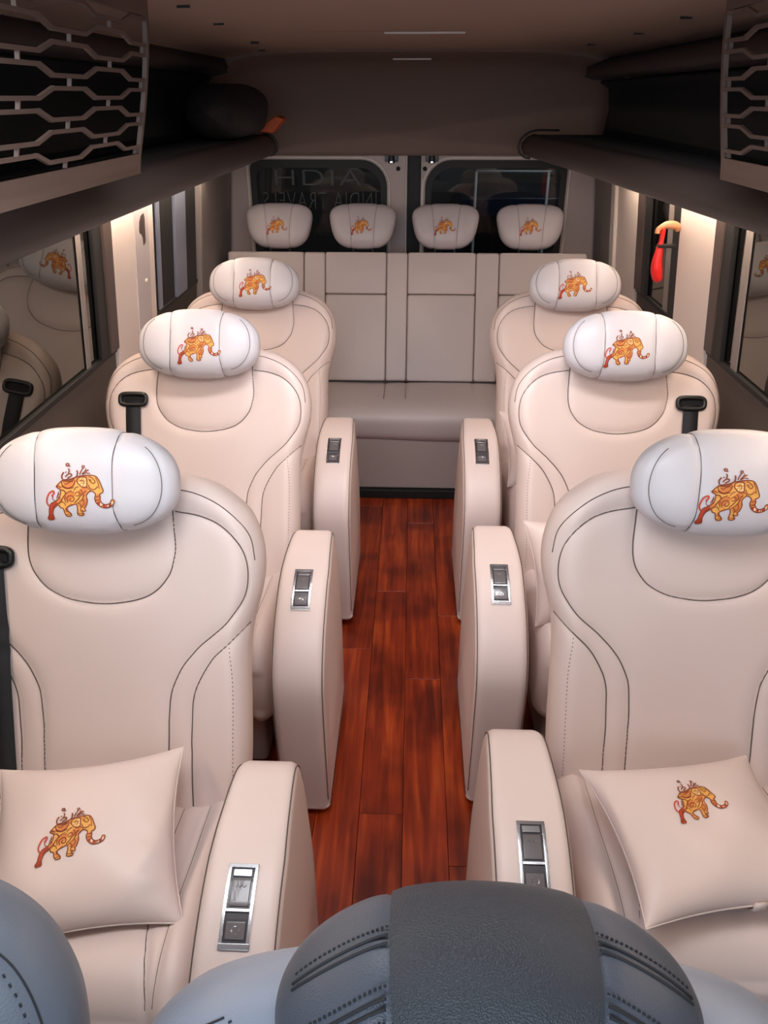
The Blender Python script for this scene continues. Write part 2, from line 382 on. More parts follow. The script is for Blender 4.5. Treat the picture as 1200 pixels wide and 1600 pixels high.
# ------------------------------------------------------------------ headrest (rounded bolster)
class Bolster:
    def __init__(s, a, b, c, nx=2.5, m=2.5, xs=0.072, bow=0.014, bb=None, taper=0.0, endseam=True):
        s.a, s.b, s.c, s.nx, s.m, s.xs, s.bow, s.bb, s.tp, s.es = a, b, c, nx, m, xs, bow, bb or b, taper, endseam
    def g(s, x): return max(1e-4, 1-min(1, abs(x)/s.a)**s.nx)**(1/s.nx)
    def wide(s, z): return 1.0 + s.tp*(z/s.b)           # wider at top for trapezoids
    def seamx(s, z): return s.xs + s.bow*(1-(z/s.b)**2)*-1 + s.bow
    def front(s, x, z):
        x0 = x/s.wide(z); g = s.g(x0); b = (s.b if z > 0 else s.bb)*g
        t = min(0.9999, abs(z)/b); y = s.c*g*(1-t**s.m)**(1/s.m)
        return y
    def endcurve(s):
        pts = []
        for k in range(91):
            q = -math.pi/2+math.pi*k/90; pts.append((s.xs-0.004+(s.a*0.91-s.xs)*max(0, math.cos(q))**0.75, (s.b if q > 0 else s.bb)*0.84*math.sin(q)))
        return pts
    def mesh(s, name, fr, m, parent, NX=110, NR=84):
        V = []; F = []; xs = [s.a*math.sin(math.pi/2*(2*i/NX-1)) for i in range(NX+1)]
        ec = np.array(s.endcurve())
        for x in xs:
            g = s.g(x)
            for j in range(NR):
                q = 2*math.pi*j/NR; cq, sq = math.cos(q), math.sin(q)
                z = (s.b if sq > 0 else s.bb)*g*math.copysign(abs(sq)**(2/s.m), sq); y = s.c*g*math.copysign(abs(cq)**(2/s.m), cq)
                dd = abs(abs(x)-s.xs-s.bow*((z/s.b)**2)*0.8)
                dep = 0.0028*math.exp(-(dd/0.0028)**2)+0.0022*math.exp(-(dd/0.012)**2)
                if s.es and y > 0:
                    e = float(np.min(np.hypot(ec[:, 0]-abs(x), ec[:, 1]-z))); dep += 0.0020*math.exp(-(e/0.006)**2)
                f = 1-dep/max(0.02, math.hypot(y, z)); X = x*s.wide(z)
                V.append(fr(X, z*f, y*f))
        for i in range(NX):
            for j in range(NR): F.append((i*NR+j, (i+1)*NR+j, (i+1)*NR+(j+1) % NR, i*NR+(j+1) % NR))
        F.append(tuple(range(NR))); F.append(tuple(range(NX*NR, (NX+1)*NR))[::-1])
        o = mk(name, V, F, m, parent); fixn(o); return o
    def seams(s, name, fr, m, parent, r=0.0010):
        H_ = hug(parent)
        for sg in (-1, 1):
            pts = []
            for j in range(60):
                q = 2*math.pi*j/60; cq, sq = math.cos(q), math.sin(q)
                z0 = s.b*math.copysign(abs(sq)**(2/s.m), sq); x = s.xs+s.bow*0.8*(z0/s.b)**2*0.85; g = s.g(x)
                z = (s.b if sq > 0 else s.bb)*g*math.copysign(abs(sq)**(2/s.m), sq); y = s.c*g*math.copysign(abs(cq)**(2/s.m), cq)
                pts.append(H_(fr(sg*x*s.wide(z), z*1.03, y*1.03), 0.0005))
            mb = MB(); mb.line(pts, r, 5, closed=True); mb.build(name, m, parent, True)
            if s.es:
                pts = []
                for (x, z) in s.endcurve():
                    if abs(z) > s.bb*0.84*0.97 or s.g(x)*s.bb < abs(z)*1.02: continue
                    pts.append(H_(fr(sg*x, z, s.front(x, z)+0.004), 0.0005))
                mb = MB(); mb.line(pts, r*0.8, 5); mb.build(name, m, parent, True)

# ------------------------------------------------------------------ captain seat
A = R(28); SA, CA = math.sin(A), math.cos(A)
def BK(u, v, ww): return (u, -0.303+v*SA-ww*CA, 0.46+v*CA+ww*SA)
half = [(0.0,0.722),(0.12,0.720),(0.20,0.708),(0.25,0.684),(0.294,0.645),(0.318,0.595),(0.327,0.540),(0.322,0.485),(0.308,0.43),(0.297,0.37),(0.295,0.30),(0.296,0.22),(0.296,0.12),(0.290,0.04),(0.27,-0.02),(0.15,-0.05),(0.0,-0.055)]
outl = cat(half, 5); outl = outl + [(-p[0], p[1]) for p in outl[-2:0:-1]]
inner = cat([(0.150,0.642),(0.20,0.636),(0.250,0.614),(0.288,0.574),(0.301,0.529),(0.295,0.471),(0.260,0.419),(0.215,0.379),(0.172,0.333),(0.146,0.287),(0.135,0.241),(0.132,0.15),(0.134,0.0)], 6)
second = cat([(0.150,0.690),(0.2,0.680),(0.258,0.650),(0.303,0.600),(0.314,0.545)], 6)
low2 = cat([(0.300,0.412),(0.269,0.380),(0.230,0.345),(0.199,0.295),(0.184,0.249),(0.180,0.15),(0.182,0.0)], 6)
stitch = cat([(0.262,0.366),(0.270,0.29),(0.270,0.167),(0.268,0.02)], 6)
bib = cat([(-0.146,0.66),(-0.151,0.553),(-0.132,0.501),(-0.092,0.467),(-0.03,0.452),(0.03,0.452),(0.092,0.467),(0.132,0.501),(0.151,0.553),(0.146,0.66)], 6)
LINES = [inner, mirror(inner), low2, mirror(low2), bib]
SHAL = [second, mirror(second)]
def bext(X, Y):
    return 0.010*np.exp(-(((np.abs(X)-0.27)/0.05)**2))*np.clip((Y-0.0)/0.1, 0, 1) - 0.010*np.exp(-((X/0.16)**2+((Y-0.27)/0.18)**2))
PADB = Pad(outl, 0.055, 0.06, 0.045, LINES, 0.006, 0.0048, bext)
frB = lambda u, v, ww: BK(u, v, ww-0.062)
HR = Bolster(0.183, 0.108, 0.064, nx=2.4, bb=0.098)
HC = (0.0, 0.702, 0.058)
frH = lambda x, z, y: BK(x+HC[0], z+HC[1], y+HC[2])
ARMP = cat([(-0.31,0.10),(-0.31,0.50),(-0.325,0.612),(-0.360,0.662),(-0.41,0.686),(-0.50,0.690),(-0.56,0.683),(-0.643,0.660),(-0.725,0.616),(-0.785,0.560),(-0.822,0.495),(-0.832,0.42),(-0.826,0.28),(-0.814,0.07),(-0.811,0.035),(-0.78,0.03),(-0.56,0.03),(-0.33,0.03),(-0.31,0.045)], 6, True)
CUSP = cat([(-0.26,0.41),(-0.285,0.452),(-0.34,0.468),(-0.44,0.482),(-0.54,0.500),(-0.62,0.506),(-0.675,0.492),(-0.712,0.455),(-0.728,0.40),(-0.726,0.33),(-0.706,0.275),(-0.66,0.26),(-0.45,0.30),(-0.28,0.33)], 6, True)
def arm_top(y):
    P = [(-0.31,0.50),(-0.325,0.612),(-0.360,0.662),(-0.41,0.686),(-0.50,0.690),(-0.56,0.683),(-0.643,0.660),(-0.725,0.616),(-0.785,0.560),(-0.822,0.495)]
    C = np.array(cat(P, 6)); return float(np.interp(-y, -C[:, 0], C[:, 1]))
def cgroove(u, s, p):
    y, z = p
    if z < 0.40 and y > -0.70: return 0
    au = abs(u); bol = 0.016*math.exp(-((au-0.245)/0.028)**2) if y > -0.72 else 0.006
    ul = 0.165 + 0.05*max(0, min(1, (-y-0.45)/0.28))**1.5
    g = -0.005*math.exp(-((au-ul)/0.007)**2)-0.004*math.exp(-((au-0.222)/0.006)**2)
    g += -0.006*math.exp(-(u/0.14)**2)
    return bol+g
def make_seat(armside):
    t = empty('passenger_seat')
    # base plinth
    b = MB(); b.box(-0.24, 0.24, -0.66, -0.24, 0.045, 0.30); bo = b.build('seat_base', KICK, t); bevel(bo, 0.02, 3)
    b = MB()
    for x in (-0.17, 0.17):
        b = MB(); b.box(x-0.025, x+0.025, -0.70, -0.10, 0.0, 0.045); b.build('floor_rail', BLACKP, t)
    c = slab('seat_cushion', CUSP, 0.285, 0.035, CREAM, t, NU=70, groove=cgroove)
    # cushion seams
    HC_ = hug(c); C = np.array(cat([(-0.30,0.457),(-0.34,0.468),(-0.44,0.482),(-0.54,0.500),(-0.62,0.506),(-0.675,0.492),(-0.705,0.462)], 8))
    for sg in (-1, 1):
        pts = []; pts2 = []
        for y, z in C:
            ul = 0.165+0.05*max(0, min(1, (-y-0.45)/0.28))**1.5
            pts.append((sg*ul, y, z-0.0055+cgroove(ul, 0, (y, z))+0.0050)); pts2.append((sg*0.222, y, z+cgroove(0.222, 0, (y, z))+0.0002))
        for pp in (pts, pts2):
            mb = MB(); mb.tube([HC_(q, 0.0005) for q in pp], 0.0011, 5); mb.build('seam', SEAM, c, True)
    # backrest
    bk = PADB.mesh('backrest', frB, CREAM, t, (0.0, 0.36))
    PADB.seam('seam', frB, LINES, SEAM, bk)
    PADB.seam('seam', frB, SHAL, SEAM, bk, r=0.0011)
    PADB.stitches('stitching', frB, [stitch, mirror(stitch)], SEAM, bk)
    # headrest
    h = HR.mesh('headrest', frH, WHITE, t)
    HR.seams('seam', frH, SEAM, h)
    ex = 0.014 if armside > 0 else -0.010
    def mp(x, z, l): x = x+ex; z = z-0.012; return frH(x, z, HR.front(x, z)+l-0.0002)
    e = emblem('elephant_embroidery', mp, h); e['label'] = 'gold and orange embroidered elephant carrying two riders'
    for x in (-0.07, 0.07):
        mb = MB(); mb.tube([BK(x, 0.60, -0.03), BK(x, 0.70, -0.005)], 0.007, 10); mb.build('headrest_post', CHROME, t, True)
    # seat belt on wall side
    ws = -armside; gu, gv = ws*0.220, 0.545
    W = lambda u, v: float(PADB.w(np.array([u]), np.array([v]))[0])-0.062
    def gr(du, dv, lift): return BK(gu+du, gv+dv, W(gu, gv)+lift)
    mb = MB(); ring = []; 
    for k in range(28):
        q = 2*math.pi*k/28; cc, ss = math.cos(q), math.sin(q)
        ring.append((0.040*math.copysign(abs(cc)**0.5, cc), 0.017*math.copysign(abs(ss)**0.5, ss)))
    mb.tube([gr(x, z, 0.006) for x, z in ring], 0.0075, 8, closed=True)
    g = mb.build('belt_guide', BLACKP, t, True)
    mb = MB(); mb.prism(ring, -0.004, 0.0065, lambda p, q, a: gr(p, q, a)); mb.build('slot', BLACKF, g)
    # webbing: strip hugging the backrest
    V = []; F = []; n = 46
    for i in range(n+1):
        v = gv-0.006-(gv-0.03)*i/n; u = gu + (-ws)*0.012*(i/n)
        wv = max(W(u-0.02, v), W(u+0.02, v), W(u, v))+0.004+(0.006 if i == 0 else 0)
        for du, l in ((-0.023, 0), (0.023, 0), (0.023, -0.0014), (-0.023, -0.0014)): V.append(BK(u+du, v, wv+l))
    for i in range(n):
        for k in range(4): F.append((4*i+k, 4*i+(k+1) % 4, 4*i+4+(k+1) % 4, 4*i+4+k))
    mk('seat_belt', V, F, BELT, t)
    # buckle at the hip
    mb = MB(); mb.box(ws*0.262-0.011, ws*0.262+0.011, -0.40, -0.31, 0.495, 0.550); q = mb.build('belt_buckle', BLACKP, t); bevel(q, 0.004)
    mb = MB(); mb.box(ws*0.262-0.014, ws*0.262+0.014, -0.385, -0.350, 0.548, 0.553); mb.box(ws*0.262-0.014, ws*0.262+0.014, -0.335, -0.325, 0.548, 0.556)
    z = mb.build('chrome_tongue', CHROME, q); bevel(z, 0.0015)
    # armrest
    au = armside*(0.368 if armside > 0 else 0.395)
    atp = lambda p: 1-0.16*max(0, min(1, (p[0]+0.58)/0.22))*max(0, min(1, (p[1]-0.35)/0.25))
    a = slab('armrest', ARMP, 0.068, 0.024, CREAM, t, NU=12, u0=au, taper=atp)
    P = np.array(ARMP); T = np.roll(P, -1, 0)-np.roll(P, 1, 0); T /= np.linalg.norm(T, axis=1)[:, None]
    ar = np.sum(P[:, 0]*np.roll(P[:, 1], -1)-np.roll(P[:, 0], -1)*P[:, 1]); N = np.stack([T[:, 1], -T[:, 0]], 1)*(1 if ar > 0 else -1)
    for sg in (-1, 1):
        q = math.radians(42); uo = 0.068-0.022*(1-math.cos(q)); ii = 0.022*(1-math.sin(q))
        L = [(au+sg*(uo*atp(P[k])+0.0002), *(P[k]-N[k]*(ii-0.0004))) for k in range(len(P)) if P[k][1] > 0.06]
        # order: start at back bottom
        L.sort(key=lambda p: 0); 
        idx = [k for k in range(len(P)) if P[k][1] > 0.06]
        br = [i for i in range(len(idx)-1) if idx[i+1] != idx[i]+1]
        if br: L = L[br[0]+1:]+L[:br[0]+1]
        mb = MB(); mb.tube(L, 0.0012, 5); mb.build('seam', SEAM, a, True)
    # control panel
    y0, y1 = -0.705, -0.592
    def cp(x, y, l):
        zz = arm_top(y); sl = (arm_top(y+0.01)-arm_top(y-0.01))/0.02; nl = math.hypot(1, sl)
        return (au+x, y-l*sl/nl, zz+l/nl)
    def strip(x0, x1, ya, yb, l0, l1, n=10):
        V = []; F = []
        for i in range(n+1):
            y = ya+(yb-ya)*i/n
            for x, l in ((x0, l0), (x0, l1), (x1, l1), (x1, l0)): V.append(cp(x, y, l))
        for i in range(n):
            for k in range(4): F.append((4*i+k, 4*i+4+k, 4*i+4+(k+1) % 4, 4*i+(k+1) % 4))
        F.append((0, 1, 2, 3)); F.append((4*n+3, 4*n+2, 4*n+1, 4*n)); return V, F
    mb = MB()
    for args in ((-0.024, -0.0185, y0, y1), (0.0185, 0.024, y0, y1), (-0.024, 0.024, y0, y0+0.008), (-0.024, 0.024, y1-0.006, y1)): mb.add(*strip(*args, -0.006, 0.0045))
    pnl = mb.build('control_panel', CHROME, t); bevel(fixn(pnl), 0.0012)
    mb = MB(); mb.add(*strip(-0.0185, 0.0185, y0+0.008, y1-0.006, -0.006, 0.0006)); fixn(mb.build('recess', GUN, pnl))
    mb = MB(); mb.add(*strip(-0.0150, 0.0150, y0+0.053, y1-0.022, 0.0, 0.0035)); b1 = fixn(mb.build('button', GUNL, pnl)); bevel(b1, 0.001)
    mb = MB(); mb.add(*strip(-0.0150, 0.0150, y1-0.019, y1-0.008, 0.0, 0.0042)); b3 = fixn(mb.build('button', CHROME, pnl)); bevel(b3, 0.001)
    mb = MB(); mb.add(*strip(-0.0150, 0.0150, y0+0.012, y0+0.034, 0.0, 0.0035)); b2 = fixn(mb.build('button', GUNL, pnl)); bevel(b2, 0.001)
    mb = MB(); mb.add(*strip(-0.0185, 0.0185, y0+0.046, y0+0.0495, 0.0, 0.0050)); fixn(mb.build('divider', CHROME, pnl))
    mb = MB(); mb.tube([cp(0.006*math.cos(q), y0+0.023+0.005*math.sin(q), 0.0038) for q in np.linspace(0, 2*math.pi, 14)[:-1]], 0.0006, 4, closed=True)
    mb.tube([cp(x, y0+0.08+0.002*math.sin(x*900), 0.0038) for x in np.linspace(-0.008, 0.008, 12)], 0.0006, 4)
    mb.build('icon', CHROME, pnl)['kind'] = 'stuff'
    return t
def copy_tree(o, parent=None):
    c = o.copy(); COL.objects.link(c); c.parent = parent
    for ch in [x for x in KIDS.get(o.name, [])]: copy_tree(ch, c)
    return c
seatL = make_seat(1); seatR = make_seat(-1)
KIDS = {}
for o in bpy.data.objects:
    if o.parent: KIDS.setdefault(o.parent.name, []).append(o)
rowname = ['first', 'second', 'third']
UP = ('backrest', 'headrest', 'headrest_post', 'belt_guide', 'seat_belt')
for side, proto, xs, ys, dl_ in (('left', seatL, (-0.622, -0.636, -0.636), (1.405, 2.282, 3.16), (5.5, 0, -2)), ('right', seatR, (0.613, 0.638, 0.655), (1.505, 2.325, 3.17), (10.5, 2.5, -2))):
    for i in range(3):
        o = proto if i == 0 else copy_tree(proto)
        o.location = (xs[i], ys[i], 0)
        tag(o, 'cream captain seat, white oval headrest, %s from the camera %s of the aisle' % (rowname[i], side), 'seat', 'cream captain seats along the aisle')
        dn = 0.036; d = R(dl_[i]); pv = Vector((0, -0.303, 0.46)); M = Matrix.Rotation(d, 3, 'X')
        for ch in [c for c in bpy.data.objects if c.parent == o]:
            if ch.name.split('.')[0] in UP:
                ch.rotation_euler = (d, 0, 0); ch.location = pv-M@pv-M@Vector((0, SA, CA))*dn*max(0, dl_[i])/10

# ------------------------------------------------------------------ throw pillows
class Pillow:
    def __init__(s, a, b, H, seed): s.a, s.b, s.H, s.seed = a, b, H, seed
    def pos(s, p, q, sd, lift=0.0):
        x = s.a*p*(1-0.11*(1-q*q)*abs(p)**1.5); y = s.b*q*(1-0.11*(1-p*p)*abs(q)**1.5)
        e = max(0, (1-abs(p)**2.6)*(1-abs(q)**2.6)); h = s.H*e**0.55
        h += 0.0035*math.sin(7*p+s.seed)*math.sin(5*q+2*s.seed)*e
        ed = abs(p)**10+abs(q)**10
        h += 0.003*math.exp(-((p-0.75)/0.10)**2)*math.sin(20*q+s.seed)*e
        return (x, y, sd*h+lift)
def make_pillow(name, loc, rot, a, b, H, seed, label, emb=True, band=False, ew=0.115, eoff=(0, 0)):
    t = empty(name, loc); t.rotation_euler = rot
    P = Pillow(a, b, H, seed); n = 56
    V = []; F = []
    def f(k): return math.sin(math.pi/2*(2*k/n-1))
    for sd in (1, -1):
        for i in range(n+1):
            for j in range(n+1): V.append(P.pos(f(i), f(j), sd))
    N = (n+1)*(n+1)
    for i in range(n):
        for j in range(n):
            a0 = i*(n+1)+j; F.append((a0, a0+n+1, a0+n+2, a0+1)); F.append((N+a0, N+a0+1, N+a0+n+2, N+a0+n+1))
    c = mk('cover', V, F, CREAM, t)
    bm = bmesh.new(); bm.from_mesh(c.data); bmesh.ops.remove_doubles(bm, verts=bm.verts, dist=1e-5); bm.to_mesh(c.data); bm.free()
    mb = MB(); L = [f(k) for k in range(n)]
    loop = [P.pos(x, -1, 1) for x in L]+[P.pos(1, x, 1) for x in L]+[P.pos(-x, 1, 1) for x in L]+[P.pos(-1, -x, 1) for x in L]
    mb.tube(loop, 0.0020, 6, closed=True); mb.build('piping', CREAM, t, True)
    if emb:
        def mp(x, z, l):
            x += eoff[0]; z += eoff[1]; p = x/a; q = z/b
            for _ in range(6):
                X, Y, Z = P.pos(p, q, 1); p += (x-X)/a; q += (z-Y)/b
            X, Y, Z = P.pos(p, q, 1, l+0.0004); return (X, Y, Z)
        e = emblem('elephant_embroidery', mp, t, ew); e['label'] = 'gold and orange embroidered elephant carrying two riders'
    if band:
        V = []; F = []
        for i, q in enumerate(np.linspace(-1.0, -0.2, 10)):
            for p in (0.12, 0.25):
                X, Y, Z = P.pos(p, q, -1, -0.003); V.append((X, Y-0.004 if i == 0 else Y, Z))
        V = [(P.pos(0.12, -0.95, 1)[0], -b*0.90, 0.012), (P.pos(0.25, -0.95, 1)[0], -b*0.90, 0.012)]+V
        for i in range(len(V)//2-1): F.append((2*i, 2*i+1, 2*i+3, 2*i+2))
        o = mk('strap', V, F, CREAM, t); md = o.modifiers.new('s', 'SOLIDIFY'); md.thickness = 0.004
    tag(t, label, 'pillow'); return t

make_pillow('throw_pillow', (-0.575, 0.925, 0.572), (R(19), R(1), R(13)), 0.172, 0.163, 0.052, 1.0,
            'cream leather throw pillow with gold elephant, propped on the nearest left seat', eoff=(-0.015, 0.0))
make_pillow('throw_pillow', (0.552, 0.985, 0.572), (R(7), R(3), R(11)), 0.180, 0.155, 0.055, 2.2,
            'cream leather throw pillow with gold elephant and strap, lying on the nearest right seat', band=True, ew=0.105, eoff=(-0.008, 0.035))
make_pillow('throw_pillow', (0.500, 1.800, 0.628), (R(50), R(-3), R(5)), 0.165, 0.145, 0.06, 3.1,
            'cream throw pillow wedged behind the armrest of the middle right seat', emb=False)
make_pillow('throw_pillow', (0.515, 2.645, 0.628), (R(50), R(-3), R(5)), 0.165, 0.145, 0.06, 4.0,
            'cream throw pillow wedged behind the armrest of the rearmost right captain seat', emb=False)

# ------------------------------------------------------------------ rear bench
bench = empty('rear_bench', (-0.03, 3.6, 0))
tag(bench, 'wide cream leather rear bench under the back windows with four white headrests', 'bench')
BX0, BX1 = -0.915, 0.915
CP = cat([(0.27,0.40),(0.255,0.455),(0.15,0.462),(0.0,0.470),(-0.10,0.472),(-0.165,0.460),(-0.197,0.425),(-0.200,0.375),(-0.185,0.325),(-0.14,0.300),(0.0,0.30),(0.2,0.32)], 6, True)
vx = [-0.521, -0.412, -0.098, 0.009, 0.356, 0.473]
def bg(u, s, p):
    y, z = p
    if z < 0.455: return 0.004*math.sin(u*7)
    d = min(abs(u-x) for x in vx); k = max(0, min(1, (y+0.06)/0.05))
    return -0.006*math.exp(-(d/0.008)**2)*k + 0.004*math.sin(u*7)
bc = slab('cushion', CP, 0.91, 0.04, BENCHL, bench, NU=240, groove=bg)
mb = MB()
for x in vx: mb.tube([(x+(0.02 if x > .3 else 0)*(-(y-0.25)*3), y, z-0.0045) for y, z in [(0.25,0.457),(0.15,0.463),(0.05,0.468),(-0.04,0.4735)]], 0.0012, 5)
mb.build('seam', SEAM, bc, True)
# back: each panel a padded rectangle
def frBB(u, v, ww): a = R(22); return (u, 0.235+v*math.sin(a)-ww*math.cos(a), 0.465+v*math.cos(a)+ww*math.sin(a))
def rrect(x0, x1, y0, y1, r):
    pts = []
    for cx, cy, q0 in ((x1-r, y1-r, 0), (x0+r, y1-r, 90), (x0+r, y0+r, 180), (x1-r, y0+r, 270)):
        for k in range(7): q = R(q0+15*k); pts.append((cx+r*math.cos(q), cy+r*math.sin(q)))
    return pts
edges = [BX0, -0.521, -0.412, -0.098, 0.009, 0.356, 0.473, BX1]; HB = 0.650
for i in range(7):
    x0, x1 = edges[i], edges[i+1]; r = 0.006
    wide = x1-x0 > 0.2
    cuts = [(0, 0.44), (0.44, HB)] if wide else [(0, HB)]
    for (y0, y1) in cuts:
        p = Pad(rrect(x0+0.0003, x1-0.0003, y0+0.0003, y1-0.0003, r), 0.016, 0.05, 0.006, [], 0.008 if wide else 0.003)
        p.mesh('back_panel', frBB, BENCHL, bench, ((x0+x1)/2, (y0+y1)/2), NT=160, NR=20)
mb = MB(); mb.prism([(0.0, 0.0), (0.0, HB-0.01)], 0, 1, lambda p, q, a: (0, 0, 0)) if False else None
mb = MB()
V = [frBB(u, v, ww) for u in (BX0+0.005, BX1-0.005) for v in (0.0, HB-0.006) for ww in (-0.045, 0.010)]
mb.add(V, [(0,1,3,2),(4,6,7,5),(0,4,5,1),(2,3,7,6),(0,2,6,4),(1,5,7,3)]); mb.build('back_board', SEAM, bench)
mb = MB(); mb.box(-0.90, 0.90, -0.165, 0.2, 0.045, 0.315); bevel(mb.build('kick_panel', KICK, bench), 0.008)
mb = MB(); mb.box(-0.90, 0.90, -0.19, 0.15, 0.0, 0.045); bevel(mb.build('toe_strip', RUBBER, bench), 0.004)
HB2 = Bolster(0.162, 0.110, 0.055, nx=3.2, m=2.8, xs=0.062, bow=0.006, taper=0.15, endseam=False)
hrs = [(-0.648, 0), (-0.222, 0), (0.196, 0), (0.622, 0)]
proto = None
for i, (hx, _) in enumerate(hrs):
    frh = lambda x, z, y: frBB(x, 0.775+z, 0.01+y)
    if proto is None:
        h = HB2.mesh('headrest', frh, BHW, bench, NX=70, NR=56); HB2.seams('seam', frh, SEAM, h)
        def mp(x, z, l): x -= 0.004; z -= 0.01; return frh(x, z, HB2.front(x, z)+l)
        e = emblem('elephant_embroidery', mp, h, 0.105); e['label'] = 'orange embroidered elephant with riders'
        for x in (-0.05, 0.05):
            mb = MB(); mb.tube([frBB(x, HB-0.02, -0.012), frBB(x, HB+0.06, 0.0)], 0.006, 8); mb.build('post', BLACKP, h, True)
        proto = h; KIDS['bh'] = [c for c in bpy.data.objects if c.parent == h]
    else:
        h = proto.copy(); COL.objects.link(h); h.parent = bench
        for c in KIDS['bh']: d = c.copy(); COL.objects.link(d); d.parent = h
    h.location = (hx, 0, 0)

# ------------------------------------------------------------------ shell of the van
floor = MB(); floor.box(-1.25, 1.25, -1.1, 4.5, -0.08, -0.012); fl = floor.build('floor', RUBBER); tag(fl, kind='structure')
rnd = random.Random(5); pm = {}
W = 0.12; x = -0.98
for ci in range(16):
    xa = -0.98+ci*0.1225-0.0; y = -1.0 + (ci*0.37) % 0.9 - 0.5
    while y < 4.3:
        ya = max(y, -1.0); yb = min(y+1.1, 4.35)
        if yb-ya > 0.1:
            b = MB(); b.box(0.0007, 0.1218, 0.0007, yb-ya-0.0007, -0.012, 0.0)
            key = round(yb-ya, 3)
            if key not in pm:
                o = b.build('plank', WOOD, fl); md = o.modifiers.new('b', 'BEVEL'); md.width = 0.0007; md.segments = 1; pm[key] = o
            else:
                o = pm[key].copy(); COL.objects.link(o); o.parent = fl
            o.location = (xa, ya, rnd.uniform(-0.0003, 0.0))
        y += 1.1
def S(name, mb, m, parent=None, bv=0, smooth=False):
    o = mb.build(name, m, parent, smooth)
    if parent is None: o['kind'] = 'structure'
    if bv: bevel(o, bv)
    return o
# ceiling with two cross grooves and rounded cove
def arch(y0, y1, name):
    pts = [(-0.96,1.60),(-0.955,1.76),(-0.93,1.83),(-0.88,1.885),(-0.78,1.925),(-0.5,1.945),(0,1.95),(0.5,1.945),(0.78,1.925),(0.88,1.885),(0.93,1.83),(0.955,1.76),(0.96,1.60)]
    C = cat(pts, 5); V = []; F = []
    for (px, pz) in C:
        for y in (y0, y1):
            V.append((px, y, pz)); V.append((px*1.03, y, pz+0.03 if abs(px) < .9 else pz))
    for i in range(len(C)-1):
        a = 4*i; b = 4*i+4
        F += [(a, b, b+2, a+2), (a+1, a+3, b+3, b+1), (a, a+1, b+1, b), (a+2, b+2, b+3, a+3)]
    return V, F
mb = MB()
for (ya, yb) in ((-1.0, 0.6), (0.606, 1.8), (1.806, 2.86), (2.866, 3.92)): mb.add(*arch(ya, yb, ''))
ceil = S('ceiling', mb, HEADL); fixn(ceil)
for p in ceil.data.polygons: p.use_smooth = True
ceil.modifiers.new('e', 'EDGE_SPLIT').split_angle = R(40)
mb = MB(); mb.box(-1.06, 1.06, -1.0, 4.5, 1.99, 2.02); S('roof_panel', mb, RUBBER, ceil)
for (x, y) in [(-0.509,1.987),(-0.536,2.45),(-0.572,3.18),(-0.64,3.70),(0.651,2.22),(0.673,2.75),(0.647,3.33)]:
    b = MB(); b.box(-0.014, 0.014, -0.004, 0.004, -0.003, 0.004); o = b.build('clip', RUBBER, ceil); o.location = (x, y, 1.9425 if abs(x) < 0.55 else 1.9365)
b = MB(); b.box(-0.10, 0.157, 2.868, 2.874, 1.944, 1.949); b.build('trim_strip', PIPE, ceil)
# curved header down to the rear doors
prof = cat([(3.90,1.951),(4.10,1.945),(4.24,1.925),(4.31,1.88),(4.345,1.80),(4.355,1.64),(4.355,1.500)], 6)
V = []; F = []; xs = np.linspace(-0.96, 0.96, 25)
for x in xs:
    for (y, z) in prof:
        k = abs(x/0.96)**6; V.append((x, y-0.02*k, z-0.10*k*max(0, (z-1.5)/0.45)))
n = len(prof)
for i in range(len(xs)-1):
    for j in range(n-1): F.append((i*n+j, i*n+j+1, (i+1)*n+j+1, (i+1)*n+j))
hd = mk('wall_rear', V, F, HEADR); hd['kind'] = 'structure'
md = hd.modifiers.new('s', 'SOLIDIFY'); md.thickness = 0.02; md.offset = 0
b = MB(); b.box(-0.105, 0.075, 4.17, 4.176, 1.919, 1.925); b.build('trim_strip', PIPE, hd)

# side walls
def wall(side, sx, piers, wins, name):
    """piers: list of (y0,y1,material); wins: list of (y0,y1)"""
    mb = MB(); a, b2 = sorted((sx*1.015, sx*1.05)); mb.box(a, b2, -1.0, 4.45, -0.01, 0.985)
    mb.box(a, b2, -1.0, 4.45, 1.56, 1.95)
    w_ = S(name, mb, LOWER)
    for (y0, y1, m, dx, nm) in piers:
        p = MB(); a, b2 = sorted((sx*dx, sx*1.05)); p.box(a, b2, y0, y1, 0.3, 1.56); q = S(nm, p, m, w_); bevel(q, 0.006)
    return w_
wl = wall('left', -0.97, [(2.58,3.03,PILLAR,1.0,'pillar_trim'), (3.71,4.36,PILLARD,0.985,'corner_trim')], None, 'wall_left')
wr = wall('right', 0.97, [(2.63,3.0,PILLAR,1.0,'pillar_trim'), (3.59,3.97,PILLAR,1.0,'pillar_trim'), (3.98,4.36,PILLARD,0.97,'corner_trim')], None, 'wall_right')
def bar(name, sx, x0, x1, y0, y1, z0, z1, m, parent, bv=0.003):
    b = MB(); a, c = sorted((sx*x0, sx*x1)); b.box(a, c, y0, y1, z0, z1); o = b.build(name, m, parent)
    if bv: bevel(o, bv)
    return o
def window(nm, sx, y0, y1, bars):
    b = MB(); xa, xb = sorted((sx*0.990, sx*0.996)); b.box(xa, xb, y0, y1, 0.985, 1.56); g = S(nm, b, SIDEGLASS)
    bar('rubber_seal', sx, 0.978, 0.998, y0, y1, 0.985, 1.003, RUBBER, g); bar('window_sill', sx, 0.985, 1.02, y0, y1, 0.955, 0.9845, BROWNT, g)
    for (a, c, m, x0) in bars: bar('frame_or_reflection_bar', sx, x0, 0.9885, a, c, 1.0, 1.56, m, g)
    return g
w1 = window('window_1', -1, -0.9, 2.58, [(2.431,2.501,RUBBER,0.975), (2.505,2.58,BROWNT,0.968), (2.325,2.36,PILLARD,0.984)])  # last grey bar models a beige strip reflected in the glass
